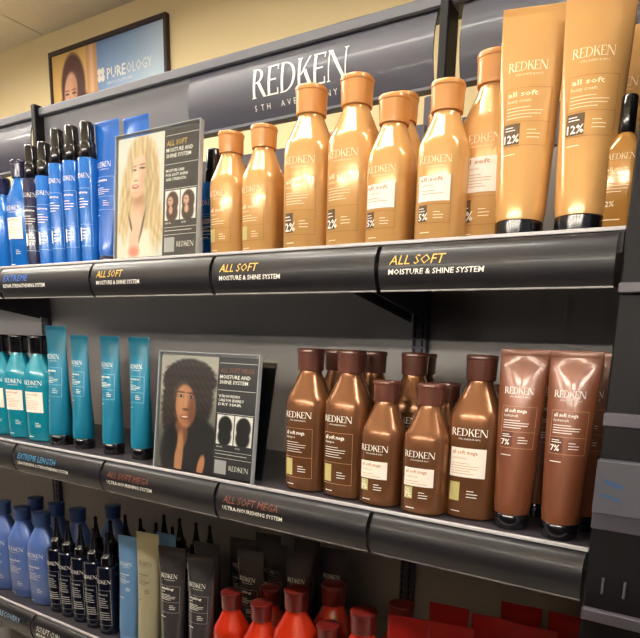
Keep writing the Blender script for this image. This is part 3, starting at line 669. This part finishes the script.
def blonde():
    X, Y, im = canvas(250, 580, 100, 190, (216, 216, 207))
    hm = np.maximum.reduce([el(X, Y, 132, 105, 78, 105), el(X, Y, 62, 300, 48, 170, .15), el(X, Y, 180, 270, 50, 230, .12), el(X, Y, 190, 430, 60, 140, .15), el(X, Y, 55, 430, 52, 120, .15)])
    s = strands(X, Y)[..., None]
    hair = np.array((222, 200, 160)) * s + np.array((190, 160, 116)) * (1 - s); overf(im, hm, hair)
    over(im, el(X, Y, 120, 330, 36, 85, .2), (212, 168, 140))             # neck
    over(im, el(X, Y, 105, 430, 40, 75, .2), (226, 190, 166))             # chest
    over(im, el(X, Y, 168, 200, 14, 120, .5, -.05) * .8, (146, 106, 66)); over(im, el(X, Y, 122, 300, 36, 26, .6) * .7, (170, 122, 92))
    over(im, el(X, Y, 60, 250, 8, 120, .7, .1) * .5, (150, 112, 70)); over(im, el(X, Y, 214, 330, 7, 150, .8, -.05) * .5, (160, 122, 78))
    over(im, el(X, Y, 114, 190, 50, 98, .12, .12), (232, 194, 170))        # face
    over(im, el(X, Y, 140, 200, 16, 70, .6, .1) * .5, (196, 142, 112))
    over(im, el(X, Y, 92, 205, 14, 50, .8) * .35, (250, 220, 200))
    for cx, cy, w in ((136, 152, 20), (92, 157, 13)):
        over(im, el(X, Y, cx, cy - 17, w, 3.6, .5, -.1), (150, 110, 76)); over(im, el(X, Y, cx, cy, w * .9, 4.5, .5, .08), (74, 50, 40))
    over(im, el(X, Y, 106, 192, 5, 34, .8, .05) * .5, (250, 222, 202)); over(im, el(X, Y, 101, 208, 10, 5, .6), (184, 124, 100))
    over(im, el(X, Y, 98, 237, 18, 10, .3, .05), (178, 70, 68)); over(im, el(X, Y, 98, 235, 12, 3, .3), (240, 226, 220))
    over(im, el(X, Y, 100, 266, 24, 10, .8) * .4, (190, 136, 110))
    m = el(X, Y, 66, 150, 20, 85, .3, .12); overf(im, m, hair * .98)
    m = el(X, Y, 168, 230, 20, 150, .3); overf(im, m, hair * .92)
    over(im, el(X, Y, 40, 520, 42, 95, .15, .1), (226, 220, 204)); over(im, el(X, Y, 165, 530, 55, 85, .15), (232, 224, 206))
    over(im, el(X, Y, 74, 410, 5, 70, .4, -.25), (92, 78, 66)); over(im, el(X, Y, 140, 430, 5, 80, .4, .22), (92, 78, 66))
    for k, (cx, cy) in enumerate(((76, 500), (88, 488), (101, 484), (114, 492))):
        over(im, el(X, Y, cx, cy, 7.5, 52, .2), (232, 192, 168)); over(im, el(X, Y, cx + 6.5, cy, 1.4, 48, .4) * .6, (176, 124, 100))
    over(im, el(X, Y, 96, 552, 28, 26, .4), (232, 138, 116))
    m = np.maximum(el(X, Y, 40, 380, 26, 120, .3), el(X, Y, 205, 400, 26, 140, .3)); overf(im, m * .85, hair)
    return im
def curly():
    X, Y, im = canvas(270, 560, 104, 186, (166, 162, 152)); im[:] = im * (1 - .45 * np.clip((Y - 150) / 250, 0, 1))[..., None]
    wob = 4 * np.sin(X * .17 + 3 * np.sin(Y * .09)) + 3 * np.sin(Y * .21 + X * .05)
    hm = np.maximum.reduce([el(X + wob, Y, 138, 124, 128, 108, .06), el(X + wob * .7, Y, 62, 250, 50, 170, .15), el(X + wob * .5, Y, 205, 210, 50, 120, .15)])
    n = (.5 + .5 * np.sin(X * .5 + 2 * np.sin(Y * .3)) * np.sin(Y * .45 + 2 * np.sin(X * .25)))[..., None]
    hair = np.array((72, 56, 52)) * n + np.array((16, 12, 14)) * (1 - n); overf(im, hm, hair)
    over(im, el(X, Y, 165, 480, 150, 190, .06), (24, 21, 26))            # jacket
    over(im, el(X, Y, 112, 380, 34, 80, .15), (120, 74, 50)); over(im, el(X, Y, 108, 500, 20, 130, .2, .04), (186, 130, 92))
    over(im, el(X, Y, 72, 420, 26, 70, .2), (22, 18, 22))
    over(im, el(X, Y, 128, 245, 48, 104, .07, -.08), (170, 110, 76))
    over(im, el(X, Y, 112, 190, 28, 40, .8) * .6, (216, 160, 122)); over(im, el(X, Y, 104, 270, 20, 40, .8) * .55, (216, 158, 118))
    over(im, el(X, Y, 160, 262, 18, 80, .5) * .6, (92, 54, 40))
    for cx, cy, w, r in ((103, 198, 17, .0), (152, 200, 16, .06)):
        over(im, el(X, Y, cx, cy - 19, w + 3, 3.4, .5, r), (60, 36, 28)); over(im, el(X, Y, cx, cy, w * .85, 6.5, .3, r), (34, 20, 18))
        over(im, el(X, Y, cx - 8, cy, 3.5, 3.5, .4), (220, 200, 188)); over(im, el(X, Y, cx + 8, cy, 3, 3, .4), (210, 190, 178))
    over(im, el(X, Y, 128, 232, 6, 34, .8) * .6, (206, 152, 116)); over(im, el(X, Y, 130, 262, 15, 6, .5), (96, 54, 42))
    over(im, el(X, Y, 126, 300, 22, 11, .25, -.08), (138, 62, 54)); over(im, el(X, Y, 126, 298, 16, 4.2, .25, -.08), (240, 230, 224))
    over(im, el(X, Y, 128, 338, 20, 12, .8) * .5, (190, 132, 96))
    over(im, el(X, Y, 215, 530, 16, 60, .2, .15), (186, 126, 88))
    return im
def small_head(hairc, skin, bg=(238, 236, 234), straight=True):
    X, Y, im = canvas(60, 170, 22, 50, bg)
    over(im, el(X, Y, 30, 66, 25, 60, .08), hairc); over(im, el(X, Y, 29, 125, 24, 55, .12), hairc)
    if skin:
        over(im, el(X, Y, 22, 62, 11, 28, .15), skin); over(im, el(X, Y, 24, 112, 8, 24, .2), skin)
        over(im, el(X, Y, 20, 55, 6, 2, .5), (50, 36, 32)); over(im, el(X, Y, 18, 78, 4, 2.4, .4), (170, 70, 64))
    return im
def sign(name, label, x, z, rz, lean, Wd, Hd, portrait, split, title, tm, panel, heads, lines2):
    t = empty(name, label, 'sign', (x, .0055, z + .0005), rz, None, lean)
    MB().box(0, Wd, -.0045, -.0025, 0, Hd, b=.0004).build('front_sheet', M_ACR, t)
    MB().box(0, Wd, .0015, .0035, 0, Hd, b=.0004).build('back_sheet', M_ACR, t)
    ed = MB()
    for a in ((0, .0012, 0, Hd), (Wd - .0012, Wd, 0, Hd)): ed.box(a[0], a[1], -.0047, .0037, a[2], a[3])
    ed.box(0, Wd, -.0047, .0037, Hd, Hd + .001); ed.build('polished_edge', mat('acrylic_edge', (176, 182, 188), .2, coat=.5), t)
    MB().box(.02, Wd - .02, .0036, .05, 0, .002).build('foot', M_ACR, t)
    m = .005
    card = MB().box(m, Wd - m, -.0010, .0002, m * .6, Hd - m).build('printed_card', mat(name + '_panel', panel, .4), t)
    sx = m + (Wd - 2 * m) * split; yy = -.0012
    img_mesh('portrait_print', portrait, m, sx - .001, m * .6, Hd - m, yy, card)
    px0, px1 = sx + .004, Wd - m - .003; pw = px1 - px0
    fn = lambda a, b: (a, yy - .0002, b)
    top = Hd - m
    Print().put(scaled(text2d(title), .0085, pw * .66 if len(title) < 10 else pw * .95, .15), px0, top - .026).lay('title_print', fn, tm, card)
    P = Print().put(scaled(text2d('MOISTURE AND', True), .0062, pw * .86), px0, top - .036).put(scaled(text2d('SHINE SYSTEM', True), .0060, pw * .80), px0, top - .045)
    P.put(scaled(text2d(lines2[0], True), .0045, pw * .60), px0, top - .068).put(scaled(text2d(lines2[1], True), .0045, pw * .72), px0, top - .075).put(scaled(text2d(lines2[2], True), .0045, pw * .66), px0, top - .082)
    for zz_ in (top - .010, top - .056, top - .096, .048, .036): P.rect(px0 - .002, px1 + .002, zz_, zz_ + .0006, 2)
    P.put(scaled(text2d('BEFORE'), .0028), px0 + .002, .054).put(scaled(text2d('AFTER'), .0028), px0 + pw * .55, .054)
    P.rect(px0, px1 - .008, .0425, .0434, 2)
    P.put(scaled(RED, .0085, pw * .54), px0 + pw * .42, .016)
    P.lay('panel_text', fn, M_WHITE, card)
    h0, h1 = .060, top - .098
    img_mesh('before_photo', heads[0], px0, px0 + pw * .48, h0, h1, yy - .0002, card)
    img_mesh('after_photo', heads[1], px0 + pw * .51, px1, h0, h1, yy - .0002, card)
    Print().rect(px0, px0 + pw * .34, .008, .032, 2).lay('pale_square', fn, M_GREYP, card)
    return t
sign('sign_holder', 'clear sign holder with blonde woman portrait on the top shelf', .349, Z1, 0, math.radians(-4), .210, .211, blonde(), .60, 'ALL SOFT', M_YEL, (44, 41, 46),
     (small_head((72, 40, 32), (206, 158, 134)), small_head((60, 34, 28), (214, 166, 140))), ('MOISTURE CARE', 'FOR SOFT SHINE', 'AND STRENGTH'))
sign('sign_holder', 'clear sign holder with curly-haired woman portrait on the second shelf', .437, Z2, 0, math.radians(-6), .240, .214, curly(), .62, 'ALL SOFT MEGA', M_BRP, (14, 12, 16),
     (small_head((22, 18, 20), None), small_head((24, 20, 22), None)), ('ULTRA NOURISHING', 'CARE FOR SEVERELY', 'DRY HAIR'))
t = empty('sign_holder', 'second empty clear sign holder with black back, tucked behind the curly-haired model sign', 'sign', (.444, .030, Z2 + .0005), math.radians(0), None, math.radians(-11))
MB().box(0, .232, -.002, .000, 0, .212, b=.0004).build('front_sheet', M_ACR, t)
MB().box(.004, .230, .001, .0024, .002, .206).build('black_insert', M_BLACK, t)
MB().box(0, .232, .0034, .0054, 0, .212, b=.0004).build('back_sheet', M_ACR, t)

# ------------------------------------------------------------------ wall poster
def poster_img():
    X, Y, im = canvas(800, 340, 230, 100, (104, 144, 200))
    u = np.clip((X - 230) / 570, 0, 1); v = Y / 340
    k = np.clip(.15 + .95 * u + .35 * (v - .5), 0, 1)[..., None]; im[:] = np.array((92, 130, 190)) * (1 - k) + np.array((196, 218, 236)) * k  # glare painted into the print: blue washes out to pale on the right
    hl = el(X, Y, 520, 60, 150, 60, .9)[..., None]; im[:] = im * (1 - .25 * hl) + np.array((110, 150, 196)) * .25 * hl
    X = X / 1.48; Y = Y * 1.05
    left = (X < 232).astype(float); over(im, left, (226, 186, 112))
    s = ((X > 178) & (X < 232)).astype(float); over(im, s * .7, (206, 150, 110)); over(im, s * el(X, Y, 205, 150, 10, 260, .5), (232, 190, 150))
    over(im, el(X, Y, 108, 165, 62, 150, .08), (92, 56, 50)); over(im, el(X, Y, 110, 320, 84, 160, .1), (84, 52, 48))
    over(im, el(X, Y, 94, 190, 34, 92, .1, .06), (224, 172, 140)); over(im, el(X, Y, 118, 190, 12, 80, .6) * .4, (180, 120, 96))
    for cx in (74, 110): over(im, el(X, Y, cx, 180, 12, 3, .4), (110, 66, 54)); over(im, el(X, Y, cx, 196, 10, 4.5, .4), (66, 40, 38))
    over(im, el(X, Y, 90, 222, 7, 5, .5), (180, 120, 100)); over(im, el(X, Y, 90, 246, 14, 6, .4), (180, 84, 84))
    return im
t = empty('wall_poster', 'black-framed poster on the cream wall, brunette woman beside a blue field', 'poster', (-1.638, WALL_Y, .86))
PW, PH = .792, .338
MB().box(0, PW, -.014, -.001, 0, PH).build('backing', M_BLACK, t)
fr = MB()
for a in ((-.012, .004, -.012, PH + .012), (PW - .004, PW + .012, -.012, PH + .012), (0, PW, -.012, .004), (0, PW, PH - .006, PH + .012)): fr.box(a[0], a[1], -.022, -.001, a[2], a[3])
fr.build('frame', mat('poster_frame', (52, 34, 38), .4), t)
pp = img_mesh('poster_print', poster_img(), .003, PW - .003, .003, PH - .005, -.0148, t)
pf_ = lambda a, b: (a, -.0156, b)
P = Print().put(scaled(text2d('PURE', True), .044, .128), .408, .168).put(scaled(text2d('OLOGY'), .042, .165), .542, .168)
P.put(scaled(text2d('SERIOUS COLOUR CARE', False), .011, .17), .408, .145)
P.lay('poster_lettering', pf_, M_WHITE, pp)
E4 = Print()
for cx, cz in ((.355, .178), (.379, .178), (.355, .205), (.379, .205)):
    n = 14; k = len(E4.v)
    for i in range(n): E4.v.append((cx + .0135 * math.cos(2 * PI * i / n), cz + .0155 * math.sin(2 * PI * i / n)))
    E4.f.append(tuple(range(k, k + n)))
E4.lay('emblem', pf_, M_WHITE, pp)

# ------------------------------------------------------------------ camera, light, exposure
cam = bpy.data.cameras.new('camera'); co = bpy.data.objects.new('camera', cam); COL.objects.link(co)
R0, R1, R2 = Vector((.868226, .494496, .0407)), Vector((.12932, -.146337, -.980746)), Vector((-.479019, .856773, -.191002))
m = Matrix((R0, -R1, -R2)).transposed().to_4x4(); m.translation = Vector((1.323487, -.72451, -.149187))
co.matrix_world = m
F_, PX, PY = 579.865, 376.798, 467.438
cam.sensor_fit = 'HORIZONTAL'; cam.sensor_width = 36; cam.lens = F_ * 36 / 640
cam.shift_x = -(PX - 320) / 640; cam.shift_y = (PY - 319) / 640
cam.clip_start = .01; cam.clip_end = 50
SC.camera = co
w = bpy.data.worlds.new('world'); SC.world = w; w.use_nodes = True
w.node_tree.nodes['Background'].inputs[0].default_value = (.95, .93, 1.0, 1); w.node_tree.nodes['Background'].inputs[1].default_value = .16
SC.view_settings.view_transform = 'Standard'; SC.view_settings.look = 'None'; SC.view_settings.gamma = 1; SC.view_settings.use_curve_mapping = False
SC.view_settings.exposure = 1.05
